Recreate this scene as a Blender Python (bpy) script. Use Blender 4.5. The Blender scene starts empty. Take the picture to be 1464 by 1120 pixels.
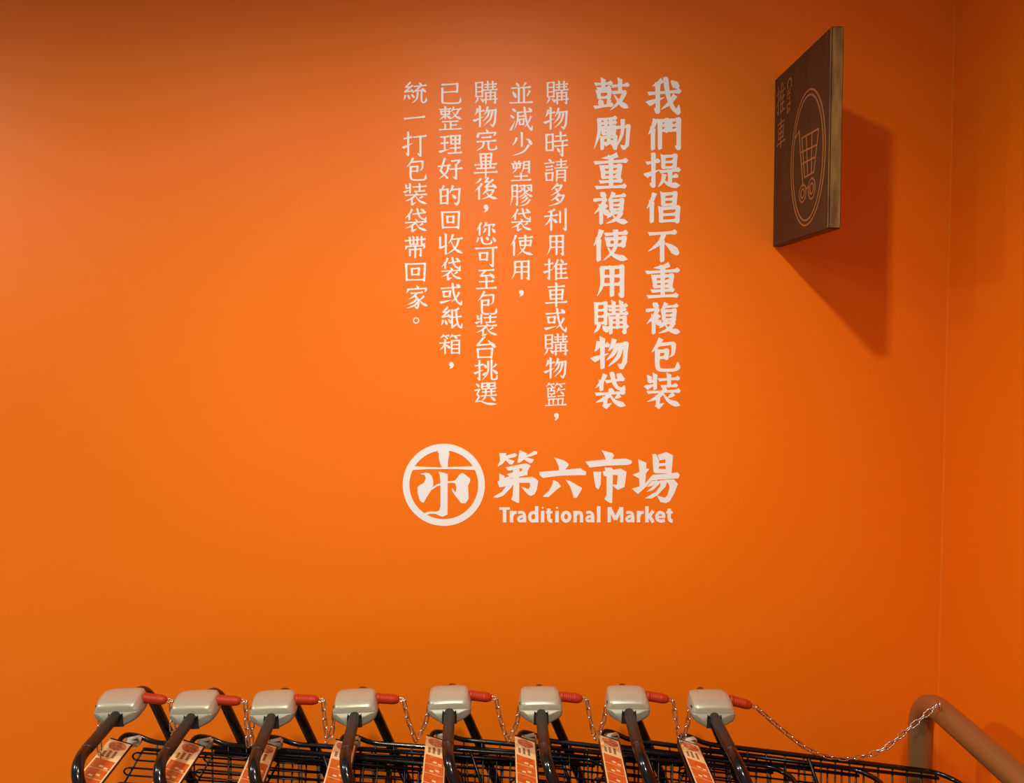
import bpy, bmesh, math, random
from mathutils import Vector, Matrix
from mathutils.geometry import tessellate_polygon, delaunay_2d_cdt
random.seed(7)
S = bpy.context.scene
COL = S.collection
R = math.radians

# ------------------------------------------------------------------ camera, world, lights, exposure
FPX, PPX, PPY, PITCH = 1100.0, 730.0, 521.0, R(2.4)
CAMP = Vector((0.0, -2.1, 1.81))
cd = bpy.data.cameras.new('camera')
cam = bpy.data.objects.new('camera', cd)
COL.objects.link(cam)
cam.location = CAMP
cam.rotation_euler = (math.pi/2 - PITCH, 0, 0)
cd.sensor_fit = 'HORIZONTAL'
cd.sensor_width = 36.0
cd.lens = FPX/1464*36.0
cd.shift_x = (732-PPX)/1464
cd.shift_y = (PPY-560)/1464
cd.clip_start = 0.02
S.camera = cam
FW = Vector((0, math.cos(PITCH), -math.sin(PITCH)))
UP = Vector((0, math.sin(PITCH), math.cos(PITCH)))

def ray(px, py):
    return Vector((1, 0, 0))*((px-PPX)/FPX) + UP*(-(py-PPY)/FPX) + FW
def at_y(px, py, y):                       # photo pixel -> point on the plane y = const
    d = ray(px, py)
    return CAMP + d*((y-CAMP.y)/d.y)
def at_x(px, py, x):
    d = ray(px, py)
    return CAMP + d*((x-CAMP.x)/d.x)

W = bpy.data.worlds.new('world')
S.world = W
W.use_nodes = True
W.node_tree.nodes['Background'].inputs[0].default_value = (1.0, 0.90, 0.76, 1)
W.node_tree.nodes['Background'].inputs[1].default_value = 0.26

def spot(name, loc, target, watts, angle, blend, radius, col=(1, 0.86, 0.68)):
    l = bpy.data.lights.new(name, 'SPOT')
    l.energy = watts; l.spot_size = R(angle); l.spot_blend = blend; l.shadow_soft_size = radius; l.color = col
    o = bpy.data.objects.new(name, l)
    COL.objects.link(o)
    o.location = loc
    o.rotation_euler = (Vector(target)-Vector(loc)).to_track_quat('-Z', 'Y').to_euler()
    return o
WARM = (1, 0.9, 0.76)
spot('unseen_ceiling_spot', (-0.06, -1.35, 2.86), (-0.06, -1.35, 0), 44, 179.5, 0.6, 0.035, WARM)
spot('unseen_ceiling_spot', (-0.06, -1.35, 2.86), (-0.06, -0.2, 1.0), 24, 120, 1.0, 0.035, WARM)
spot('unseen_ceiling_spot', (-1.1, -1.35, 2.86), (-1.1, -1.35, 0), 20, 179.5, 0.6, 0.05, WARM)
spot('unseen_ceiling_spot', (-2.8, -1.35, 2.86), (-2.8, -1.35, 0), 128, 179.5, 0.6, 0.06, WARM)
spot('unseen_ceiling_spot', (-0.06, -2.5, 2.9), (-0.06, 0, 0.1), 144, 70, 1.0, 0.06, WARM)  # unseen spot, added to brighten the lower wall
spot('unseen_ceiling_spot', (-2.8, -2.5, 2.9), (-2.8, 0, 0.1), 142, 70, 1.0, 0.06, WARM)  # another unseen spot, added for the lower left of the wall

S.view_settings.view_transform = 'Standard'
S.view_settings.look = 'None'
S.view_settings.exposure = 0.0
S.view_settings.gamma = 1.0
S.view_settings.use_curve_mapping = False

# ------------------------------------------------------------------ materials
def srgb(r, g, b):
    f = lambda c: (c/255/12.92) if c/255 <= 0.04045 else ((c/255+0.055)/1.055)**2.4
    return (f(r), f(g), f(b), 1)
def mat(name, col, rough=0.5, metal=0.0, spec=0.5, noise=None, bump=None, coat=0.0):
    m = bpy.data.materials.new(name)
    m.use_nodes = True
    nt = m.node_tree
    b = nt.nodes['Principled BSDF']
    b.inputs['Base Color'].default_value = col
    b.inputs['Roughness'].default_value = rough
    b.inputs['Metallic'].default_value = metal
    b.inputs['Specular IOR Level'].default_value = spec
    b.inputs['Coat Weight'].default_value = coat
    tc = nt.nodes.new('ShaderNodeTexCoord')
    if noise:                               # (scale xyz, second colour)
        sc, c2 = noise
        mp = nt.nodes.new('ShaderNodeMapping'); mp.inputs['Scale'].default_value = sc
        nz = nt.nodes.new('ShaderNodeTexNoise'); nz.inputs['Scale'].default_value = 1.0; nz.inputs['Detail'].default_value = 5
        rp = nt.nodes.new('ShaderNodeValToRGB')
        rp.color_ramp.elements[0].position = 0.32; rp.color_ramp.elements[1].position = 0.70
        rp.color_ramp.elements[0].color = col; rp.color_ramp.elements[1].color = c2
        nt.links.new(tc.outputs['Object'], mp.inputs[0]); nt.links.new(mp.outputs[0], nz.inputs['Vector'])
        nt.links.new(nz.outputs['Fac'], rp.inputs[0]); nt.links.new(rp.outputs[0], b.inputs['Base Color'])
    if bump:
        sc, st = bump
        nz = nt.nodes.new('ShaderNodeTexNoise'); nz.inputs['Scale'].default_value = sc; nz.inputs['Detail'].default_value = 3
        bp = nt.nodes.new('ShaderNodeBump'); bp.inputs['Strength'].default_value = st; bp.inputs['Distance'].default_value = 0.004
        nt.links.new(tc.outputs['Object'], nz.inputs['Vector'])
        nt.links.new(nz.outputs['Fac'], bp.inputs['Height']); nt.links.new(bp.outputs[0], b.inputs['Normal'])
    return m
M = {}
M['paint'] = mat('orange_wall_paint', (0.90, 0.190, 0.002, 1), 0.47, spec=0.36, bump=(26, 0.06))
M['corner_glint'] = mat('corner_highlight_paint', (0.92, 0.24, 0.02, 1), 0.35)  # lighter tone paints in the thin highlight along the corner
M['floor'] = mat('grey_floor_tile', srgb(120, 110, 100), 0.35, noise=((3, 3, 3), srgb(140, 130, 118)))
M['vinyl'] = mat('white_vinyl', srgb(240, 243, 246), 0.5)
M['wood'] = mat('dark_stained_wood', srgb(44, 25, 12), 0.5, noise=((40, 40, 3), srgb(66, 38, 19)))
M['wood_edge'] = mat('sawn_wood_edge', srgb(92, 66, 26), 0.6, noise=((70, 70, 14), srgb(146, 112, 54)))
M['carve'] = mat('carved_bare_wood', srgb(156, 100, 56), 0.55)
M['tube'] = mat('black_gloss_tube', srgb(13, 10, 9), 0.17, spec=0.5, coat=0.15)
M['grip'] = mat('dark_brown_grip', srgb(34, 20, 13), 0.42)
M['wire'] = mat('black_coated_wire', srgb(11, 8, 8), 0.30, spec=0.4)
M['lock'] = mat('silver_grey_plastic', srgb(172, 169, 149), 0.35, metal=0.30, noise=((90, 90, 90), srgb(177, 173, 153)))
M['lock_dark'] = mat('dark_plastic', srgb(28, 26, 24), 0.5)
M['lock_low'] = mat('shaded_grey_plastic', srgb(150, 148, 131), 0.42, metal=0.25)  # duller tone holds the shade on the lock's lower half
M['red'] = mat('red_plastic', srgb(168, 46, 9), 0.45, spec=0.3)
M['steel'] = mat('chain_steel', srgb(214, 206, 198), 0.22, metal=1.0)
M['clip'] = mat('pale_grey_plastic', srgb(232, 229, 210), 0.45)
M['cream'] = mat('cream_print', srgb(240, 214, 160), 0.4)
M['brick'] = mat('orange_brown_print', srgb(196, 84, 30), 0.4, noise=((60, 60, 60), srgb(222, 120, 50)))
M['ink'] = mat('brown_ink', srgb(70, 40, 26), 0.5)
M['maroon'] = mat('maroon_print', srgb(136, 56, 30), 0.4, noise=((190, 190, 190), srgb(226, 164, 120)))
M['rail'] = mat('bronze_steel_tube', srgb(150, 114, 68), 0.28, metal=0.45)
M['rubber'] = mat('grey_rubber', srgb(60, 58, 56), 0.6)

# ------------------------------------------------------------------ helpers
def obj(name, bm, m, parent=None, smooth=False):
    me = bpy.data.meshes.new(name)
    bmesh.ops.recalc_face_normals(bm, faces=bm.faces[:])
    bm.to_mesh(me); bm.free()
    for mm in (m if isinstance(m, (list, tuple)) else [m]):
        me.materials.append(mm)
    if smooth:
        for p in me.polygons: p.use_smooth = True
    o = bpy.data.objects.new(name, me)
    COL.objects.link(o)
    if parent: o.parent = parent
    return o
def thing(name, label, cat, loc=(0, 0, 0), rotz=0, group=None):
    o = bpy.data.objects.new(name, None)
    COL.objects.link(o)
    o.empty_display_size = 0.05
    o.location = loc; o.rotation_euler = (0, 0, rotz)
    o['label'] = label; o['category'] = cat
    if group: o['group'] = group
    return o
def tag(o, label, cat, group=None):
    o['label'] = label; o['category'] = cat
    if group: o['group'] = group
    return o
def struct(o):
    o['kind'] = 'structure'
    return o
def box(bm, x0, x1, y0, y1, z0, z1, mi=0):
    v = [bm.verts.new(p) for p in ((x0,y0,z0),(x1,y0,z0),(x1,y1,z0),(x0,y1,z0),(x0,y0,z1),(x1,y0,z1),(x1,y1,z1),(x0,y1,z1))]
    fs = []
    for f in ((0,3,2,1),(4,5,6,7),(0,1,5,4),(1,2,6,5),(2,3,7,6),(3,0,4,7)):
        ff = bm.faces.new([v[i] for i in f]); ff.material_index = mi; fs.append(ff)
    return fs
def fillet(pts, rad, n=5):
    pts = [Vector(p) for p in pts]
    rr = rad if isinstance(rad, (list, tuple)) else [rad]*len(pts)
    out = [pts[0]]
    for i in range(1, len(pts)-1):
        a, b, c = pts[i-1], pts[i], pts[i+1]
        r = min(rr[i], (a-b).length*0.49, (c-b).length*0.49)
        if r < 1e-5: out.append(b); continue
        p0 = b+(a-b).normalized()*r; p1 = b+(c-b).normalized()*r
        for k in range(n+1):
            t = k/n
            out.append(p0*(1-t)**2 + b*2*t*(1-t) + p1*t*t)
    out.append(pts[-1])
    return out
def tube(bm, pts, r, seg=8, closed=False, caps=True):
    pts = [Vector(p) for p in pts]
    n = len(pts)
    rs = r if isinstance(r, (list, tuple)) else [r]*n
    rings = []; nrm = None
    for i in range(n):
        if closed: t = (pts[(i+1) % n]-pts[i-1])
        else: t = pts[min(i+1, n-1)]-pts[max(i-1, 0)]
        t.normalize()
        if nrm is None:
            nrm = t.orthogonal().normalized()
        else:
            nrm = (nrm-t*nrm.dot(t)); nrm.normalize()
        b = t.cross(nrm)
        rings.append([bm.verts.new(pts[i]+(nrm*math.cos(2*math.pi*k/seg)+b*math.sin(2*math.pi*k/seg))*rs[i]) for k in range(seg)])
    m = n if closed else n-1
    for i in range(m):
        A, B = rings[i], rings[(i+1) % n]
        if closed and i == n-1:            # find best roll
            best = min(range(seg), key=lambda s: sum((A[k].co-B[(k+s) % seg].co).length for k in range(seg)))
            B = [B[(k+best) % seg] for k in range(seg)]
        for k in range(seg):
            bm.faces.new((A[k], A[(k+1) % seg], B[(k+1) % seg], B[k]))
    if caps and not closed:
        bm.faces.new(rings[0][::-1]); bm.faces.new(rings[-1])
def catmull(pts, n=6):
    P = [pts[0]]+list(pts)+[pts[-1]]
    out = []
    for i in range(1, len(P)-2):
        p0, p1, p2, p3 = [Vector(p) for p in P[i-1:i+3]]
        for k in range(n):
            t = k/n
            out.append(0.5*((2*p1)+(p2-p0)*t+(2*p0-5*p1+4*p2-p3)*t*t+(3*p1-p0-3*p2+p3)*t**3))
    out.append(Vector(pts[-1]))
    return out

# ------------------------------------------------------------------ room
XR = at_y(1344, 900, 0).x                  # the right-hand wall
bm = bmesh.new(); box(bm, -3.2, XR+0.1, 0, 0.1, 0, 3.1)
struct(obj('wall_back', bm, M['paint']))
bm = bmesh.new(); box(bm, XR, XR+0.1, -3.6, 0, 0, 3.1)
struct(obj('wall_right', bm, M['paint']))
bm = bmesh.new(); box(bm, -3.2, XR+0.1, -3.6, 0.1, -0.08, 0)
struct(obj('floor', bm, M['floor']))
bm = bmesh.new(); box(bm, XR-0.0025, XR, -0.0025, 0, 0.0, 3.1)  # thin lighter strip standing for the highlight in the corner
struct(obj('corner_highlight_1', bm, M['corner_glint']))

# ------------------------------------------------------------------ brush lettering on the wall
GLY = {
'我': 'p44,6 30,16 14,22;h4,42 96,36;g30,18 30,90 20,80;t4,68 50,52;c54,4 60,45 74,78 90,93 93,72;p82,46 66,66 40,84;d70,8 86,22',
'們': 'p24,4 16,28 2,52;s16,34 16,97;s37,10 37,95;z37,10 59,8 57,40;h37,25 58,24;h37,40 58,39;s68,8 68,40;g68,8 93,6 93,93 82,86;h68,24 92,23;h68,39 92,38',
'提': 'h4,28 38,22;g22,4 22,94 12,85;t2,64 40,47;s50,8 50,41;z50,9 84,7 82,41;h50,25 83,24;h50,41 83,40;h42,53 96,48;s69,52 69,86;h69,68 90,66;p53,60 48,80 36,97;n48,74 66,90 98,93',
'倡': 'p24,4 16,30 2,54;s16,34 16,97;s48,7 48,42;z48,8 82,6 80,42;h48,25 81,24;h48,42 80,41;s42,53 42,95;z42,54 90,51 88,95;h42,74 88,72;h42,94 88,92',
'不': 'h8,12 92,7;p54,10 40,40 4,68;s48,34 48,99;d58,42 76,54 94,72',
'重': 'p70,3 50,10 22,13;h2,26 98,20;s24,38 27,68;z24,38 77,35 73,67;h27,53 74,51;h27,67 72,65;s50,10 50,94;h18,80 82,76;h6,96 94,92',
'複': 'd20,2 30,12;q4,26 34,22 22,46 2,68;s22,44 22,98;p38,40 30,50 24,54;d28,54 40,68;p58,2 52,16 42,28;h52,15 90,12;s50,28 51,56;z50,28 82,26 80,56;h50,42 81,41;h51,55 80,54;p58,56 50,70 38,82;q54,66 80,63 66,84 36,98;n54,70 70,88 98,94',
'包': 'p36,2 24,22 4,42;q28,20 80,16 78,46 64,56;z24,40 56,38 55,58;h24,58 56,57;c24,40 24,82 36,93 80,93 94,88 95,70',
'裝': 's26,2 26,44;s10,8 10,22;h10,23 26,20;t2,40 26,30;h38,17 94,13;s66,2 66,37;h46,37 88,34;d48,42 54,48;h6,54 96,50;p48,54 30,70 4,82;s34,68 34,97;t34,97 52,86;p80,58 72,64 62,70;n48,56 66,80 98,93',
'鼓': 'h4,16 50,13;s26,2 26,28;h10,30 46,28;s12,39 14,58;z12,39 44,37 42,58;h14,58 42,57;d14,64 21,77;p44,63 40,72 36,78;h2,88 52,80;h52,22 98,18;s74,2 74,40;q56,42 88,39 74,68 46,97;n58,50 74,74 98,90',
'勵': 'h14,9 62,5;p16,9 15,50 2,96;h22,21 62,18;s34,13 34,28;s48,12 48,28;s26,33 27,52;z26,33 58,31 56,52;h26,42 57,41;h27,52 56,51;s24,62 24,97;g24,63 60,60 60,94 52,88;s42,33 42,80;t32,82 52,76;d46,70 56,82;g64,33 96,29 92,84 84,94 74,84;p80,8 78,52 60,95',
'使': 'p24,4 16,28 2,52;s16,34 16,97;h36,18 96,13;s42,32 44,52;z42,32 89,29 86,52;h44,51 86,50;p64,3 62,60 30,97;n42,58 60,82 98,94',
'用': 'p20,6 20,60 4,96;g20,7 86,4 86,95 74,87;h20,34 86,32;h19,60 86,58;s53,6 53,95',
'購': 's8,8 8,68;z8,8 35,6 35,68;h8,28 34,27;h8,47 34,46;h8,67 34,66;p16,70 12,84 2,96;d27,74 38,88;h44,16 96,13;s58,2 58,38;s80,2 80,37;h46,27 92,25;h40,40 98,37;s50,50 50,98;g50,51 90,49 90,95 82,90;s70,40 70,82;h50,65 90,64;h40,81 99,77',
'物': 'p16,12 12,30 4,44;h12,28 44,24;s26,3 26,97;t1,70 44,50;p60,4 54,26 42,44;g54,24 94,20 90,76 82,94 70,84;p66,26 58,50 38,72;p80,26 70,62 42,92',
'袋': 'p34,4 24,24 4,44;s22,26 22,50;h38,26 92,18;c56,4 62,28 72,42 90,50 94,36;d70,4 82,11;d46,46 54,54;h6,62 94,57;p48,62 30,76 4,86;s34,74 34,98;t34,98 54,88;p80,64 72,70 64,74;n48,62 66,84 98,95',
'時': 's6,14 6,76;z6,14 34,12 34,76;h6,44 34,43;h6,76 34,75;h46,20 92,16;s68,3 68,40;h40,40 98,36;h42,59 98,55;g76,42 76,97 64,88;d52,66 63,80',
'請': 'd18,2 28,11;h2,21 42,17;h8,36 36,33;h8,50 36,47;s8,63 10,94;z8,63 36,61 34,94;h10,93 34,92;h50,14 94,11;s71,2 71,40;h52,27 90,25;h44,41 98,38;s54,52 52,98;g54,52 88,50 88,96 80,90;h54,67 88,66;h54,81 88,80',
'多': 'p54,2 40,16 16,32;q46,13 76,10 56,36 14,54;d40,24 53,33;p62,44 44,62 16,76;q52,55 88,52 66,82 4,98;d42,64 57,74',
'利': 'p46,4 32,12 12,18;h2,36 56,30;s30,12 30,98;p30,36 18,60 2,76;d34,44 52,60;s68,14 68,64;g92,3 92,96 80,86',
'推': 'h4,28 38,22;g22,4 22,94 12,85;t2,64 40,47;p58,3 50,26 36,46;s50,26 50,98;d68,3 78,16;h50,28 94,25;h50,48 92,46;h50,68 92,66;h50,92 98,89;s71,27 71,90',
'車': 'h12,18 88,14;s22,32 24,68;z22,32 80,29 76,68;h23,50 78,48;h24,67 76,65;h2,84 98,79;s50,2 50,99',
'或': 'h4,22 88,16;s14,36 16,58;z14,36 44,34 42,58;h16,58 42,57;t2,84 52,72;c54,2 60,44 74,78 92,93 95,74;p84,38 72,60 50,82;d70,4 84,12',
'籃': 'p20,2 14,10 4,18;h14,10 42,7;d26,11 34,19;p58,2 52,10 44,18;h54,9 92,6;d66,10 76,18;s14,25 14,62;h14,25 46,23;h14,61 48,59;h22,36 44,34;s43,35 43,48;h22,48 44,47;s30,25 30,36;s30,48 30,60;p66,22 60,32 52,42;h62,32 92,29;d70,38 84,47;h58,57 88,55;s18,70 19,94;z18,70 82,67 80,94;s38,70 38,94;s60,69 60,94;h2,96 98,92',
'並': 'd28,3 38,16;p70,2 64,12 58,20;h10,28 90,23;s40,28 40,92;s62,26 62,91;d14,42 26,66;p88,38 80,54 74,66;h2,95 98,91',
'減': 'd10,6 22,16;d2,32 14,42;t4,92 22,56;h32,22 92,17;p34,22 32,56 18,93;h40,38 60,36;s40,50 42,71;z40,50 60,48 58,70;h42,70 58,69;c62,2 68,44 78,76 92,93 96,74;p90,36 80,58 62,82;d78,3 90,12',
'少': 's50,2 50,60;p26,22 18,40 6,54;d70,26 84,34 94,48;p84,52 56,82 4,98',
'塑': 'd14,2 22,11;p42,1 38,8 32,13;h4,17 52,14;s12,22 12,37;h12,37 46,34;s45,20 44,36;p28,14 26,42 8,60;p64,6 62,36 52,60;g64,7 90,5 90,58 82,53;h64,22 90,21;h63,38 90,37;h18,77 82,74;s50,62 50,95;h2,97 98,93',
'膠': 'p10,6 10,60 2,96;g10,7 32,5 32,93 24,86;h10,32 32,31;h10,56 32,55;g42,8 64,6 64,30 58,27;d46,14 54,20;t42,34 60,22;g70,7 94,5 94,30 88,27;d75,13 83,19;t72,33 90,22;p68,34 58,48 36,60;n70,37 82,48 99,55;p72,48 64,58 48,66;p78,58 66,72 46,84;p88,68 72,88 42,98',
'完': 'd48,2 55,12;d14,20 9,36;q12,22 92,17 90,26 82,32;h30,40 72,37;h6,58 94,53;p38,58 32,80 4,98;c60,56 60,82 68,93 88,92 95,90 97,74',
'畢': 's28,4 29,33;z28,4 74,2 72,33;h28,18 73,17;h29,33 72,32;s50,3 50,99;h4,47 96,43;s32,39 32,60;s70,38 70,59;h12,62 88,58;h2,79 98,75',
'後': 'p28,3 20,16 4,28;p32,26 20,44 2,60;s20,44 20,98;z58,3 46,20 66,18;z78,10 46,42 84,38;d76,28 90,44;p56,46 48,62 34,76;q54,58 82,55 66,82 30,98;n48,62 68,86 98,95',
'您': 'p26,2 18,18 4,36;s18,22 18,58;p52,2 46,14 36,26;q48,15 92,11 88,18 82,24;g66,14 66,58 57,52;p48,28 44,40 34,48;d80,28 93,43;p12,68 8,80 2,90;c28,68 32,86 44,95 70,94 78,90 77,78;d50,63 60,75;d84,66 96,82',
'可': 'h2,12 98,7;s20,34 22,66;z20,34 54,32 52,66;h22,65 52,64;g79,10 79,96 64,86',
'至': 'h14,8 86,4;z44,8 22,34 74,30;d64,20 84,40;h16,63 84,59;s50,40 50,94;h2,96 98,92',
'台': 'z48,2 18,40 82,34;d64,18 92,46;s20,58 23,98;z20,58 82,55 78,98;h23,96 78,94',
'挑': 'h4,28 38,22;g22,4 22,94 12,85;t2,64 40,47;p59,4 58,58 34,97;d42,20 50,34;t38,72 58,54;c74,2 74,80 80,93 92,92 97,88 98,70;p95,18 88,28 78,38;d78,46 96,62',
'選': 'd8,6 20,18;z4,36 22,33 12,54 22,64 8,86;n2,90 26,84 56,95 99,97;z34,6 57,4 56,18;h34,19 56,18;c34,6 34,28 46,30 58,28 58,22;z64,5 89,3 88,17;h64,18 88,17;c64,5 64,27 78,29 92,27 92,20;h36,44 90,41;s50,32 50,60;s74,31 74,59;h30,61 96,57;p48,64 42,74 32,82;d70,64 88,79',
'已': 'z6,8 82,4 80,42;h8,44 80,40;c7,26 7,84 18,94 80,94 95,88 98,68',
'整': 'h4,14 52,11;s28,2 28,52;s10,22 11,34;z10,22 46,20 45,34;h11,34 45,33;p28,34 18,46 2,56;d32,38 50,50;p66,2 60,14 50,24;h62,14 96,11;p88,12 74,36 50,54;n60,22 74,42 99,54;h16,65 84,62;s52,63 52,95;h52,80 78,78;s28,75 28,95;h2,98 98,94',
'理': 'h6,14 42,11;h8,46 40,43;t2,90 46,76;s24,13 24,84;s52,8 53,48;z52,8 92,6 90,48;h52,28 91,27;h53,48 90,47;s72,7 72,95;h50,71 94,68;h40,97 99,93',
'好': 'z27,3 10,58 38,92;p43,30 34,66 2,97;h1,39 50,33;q56,14 90,10 82,22 72,32;g74,32 74,95 60,86;h48,52 99,47',
'的': 'p24,2 18,14 12,22;s8,24 10,90;z8,24 41,22 39,90;h9,55 39,53;h10,89 38,87;p64,2 58,22 46,42;g58,24 94,20 90,80 82,95 70,86;d60,46 75,62',
'回': 's6,6 9,98;z6,7 94,4 90,98;h9,94 90,92;s32,32 34,66;z32,32 66,30 64,66;h34,65 64,64',
'收': 'z10,18 10,68 34,56;s32,2 32,98;p60,2 54,24 42,48;h56,26 96,22;p82,24 70,66 36,98;n52,36 70,74 98,93',
'紙': 'z30,2 12,22 28,22;z38,16 8,44 38,40;d32,32 43,44;p10,58 8,70 2,82;d20,58 27,74;d35,54 45,68;p84,4 70,12 52,16;z52,14 52,92 70,78;h52,46 94,42;c70,14 74,56 82,84 94,93 98,72',
'箱': 'p20,2 14,12 4,20;h14,11 44,8;d26,12 35,21;p60,2 54,12 46,20;h56,10 94,7;d68,11 78,20;h2,46 46,42;s26,28 26,99;p26,46 16,66 2,80;d30,54 46,68;s56,34 56,98;z56,34 90,32 90,98;h56,54 90,53;h56,74 90,73;h56,95 90,94',
'統': 'z30,2 12,22 28,22;z38,16 8,44 38,40;d32,32 43,44;p10,58 8,70 2,82;d20,58 27,74;d35,54 45,68;d68,2 76,12;h46,19 98,14;z72,18 52,40 86,36;d78,26 92,42;p62,44 58,74 38,97;c78,42 78,82 84,93 92,91 97,86 98,70',
'一': 'h1,54 99,46',
'打': 'h4,28 38,22;g22,4 22,94 12,85;t2,64 42,45;h46,22 99,17;g74,20 74,96 60,86',
'帶': 'h2,20 98,12;s24,4 26,36;s42,2 42,36;s60,2 60,36;h26,37 62,35;c80,2 80,34 90,36 98,30;p8,44 6,54 2,62;q8,46 94,42 92,50 86,57;s25,60 25,90;g25,61 76,58 76,90 68,84;s50,46 50,99',
'家': 'd48,1 55,10;p12,16 10,24 5,33;q12,18 92,14 90,22 84,29;h24,35 76,31;p50,34 36,48 12,60;c42,46 56,62 57,84 52,97 40,90;p50,58 34,72 8,82;p54,72 38,86 4,97;p82,46 72,56 60,63;n58,58 74,76 98,88',
'，': 'o52,28;p66,30 62,62 28,97',
}
LETTERING = 0.0006
def glyph_strokes(ch):
    out = []
    for s in GLY[ch].split(';'):
        out.append((s[0], [tuple(float(v) for v in p.split(',')) for p in s[1:].split()]))
    return out
PROF = {'h': [(0, 1.1), (.12, .9), (.5, .78), (.85, .95), (.95, 1.35), (1, 1.1)],
        's': [(0, 1.2), (.12, 1.08), (.5, .92), (.85, .95), (1, .9)],
        'p': [(0, 1.2), (.2, 1.05), (.65, .75), (1, .12)],
        'n': [(0, .3), (.3, .7), (.74, 1.4), (.84, 1.25), (1, .1)],
        'd': [(0, .25), (.5, 1.0), (.82, 1.35), (1, .95)],
        't': [(0, 1.35), (.3, 1.0), (1, .12)],
        'z': [(0, 1.1), (.5, .95), (1, .95)]}
def prof(k, t):
    P = PROF[k]
    for (a, x), (b, y) in zip(P, P[1:]):
        if t <= b: return x+(y-x)*(t-a)/max(b-a, 1e-6)
    return P[-1][1]
def resample(pts, step):
    out = []; acc = 0; L = [0]
    for a, b in zip(pts, pts[1:]): L.append(L[-1]+(b-a).length)
    for i, (a, b) in enumerate(zip(pts, pts[1:])):
        n = max(1, int((b-a).length/step))
        for k in range(n): out.append((a+(b-a)*(k/n), (L[i]+(b-a).length*k/n)/max(L[-1], 1e-6)))
    out.append((pts[-1], 1.0))
    return out
def area2(poly):
    return sum(poly[i-1][0]*poly[i][1]-poly[i][0]*poly[i-1][1] for i in range(len(poly)))
def sheet(bm, polys, T, depth=None):
    depth = depth or LETTERING
    V, F, H = [], [], []
    for poly in polys:
        if abs(area2(poly)) < 1e-9: continue
        n0 = len(V)
        V += [Vector((p[0], p[1])) for p in poly]
        F += [(n0+i, n0+(i+1) % len(poly)) for i in range(len(poly))]
        H.append((min(p[0] for p in poly), max(p[0] for p in poly), min(p[1] for p in poly), max(p[1] for p in poly), poly))
    def inside(x, y):
        for xa, xb, ya, yb, poly in H:
            if x < xa or x > xb or y < ya or y > yb: continue
            c = False
            for i in range(len(poly)):
                p, q = poly[i-1], poly[i]
                if (p[1] > y) != (q[1] > y) and x < (q[0]-p[0])*(y-p[1])/(q[1]-p[1])+p[0]: c = not c
            if c: return True
        return False
    eps = 1e-4 if max(abs(v.x) for v in V) > 10 else 1e-7
    vo, eo, fo_, _, _, _ = delaunay_2d_cdt(V, F, [], 0, eps, False)
    keep = []
    for f in fo_:
        f = list(f)
        x = sum(vo[i].x for i in f)/len(f); y = sum(vo[i].y for i in f)/len(f)
        if inside(x, y): keep.append(f)
    fr = [bm.verts.new(T(p.x, p.y, depth)) for p in vo]
    edge = {}
    for f in keep:
        bm.faces.new([fr[i] for i in f])
        for i in range(len(f)):
            e = (f[i-1], f[i])
            edge[e] = edge.get(e, 0)+1
    bk = {}
    for (i, j) in edge:
        if (j, i) in edge: continue
        for k in (i, j):
            if k not in bk: bk[k] = bm.verts.new(T(vo[k].x, vo[k].y, 0.0))
        bm.faces.new((fr[j], fr[i], bk[i], bk[j]))
    for v in fr:
        if not v.link_faces: bm.verts.remove(v)
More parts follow.
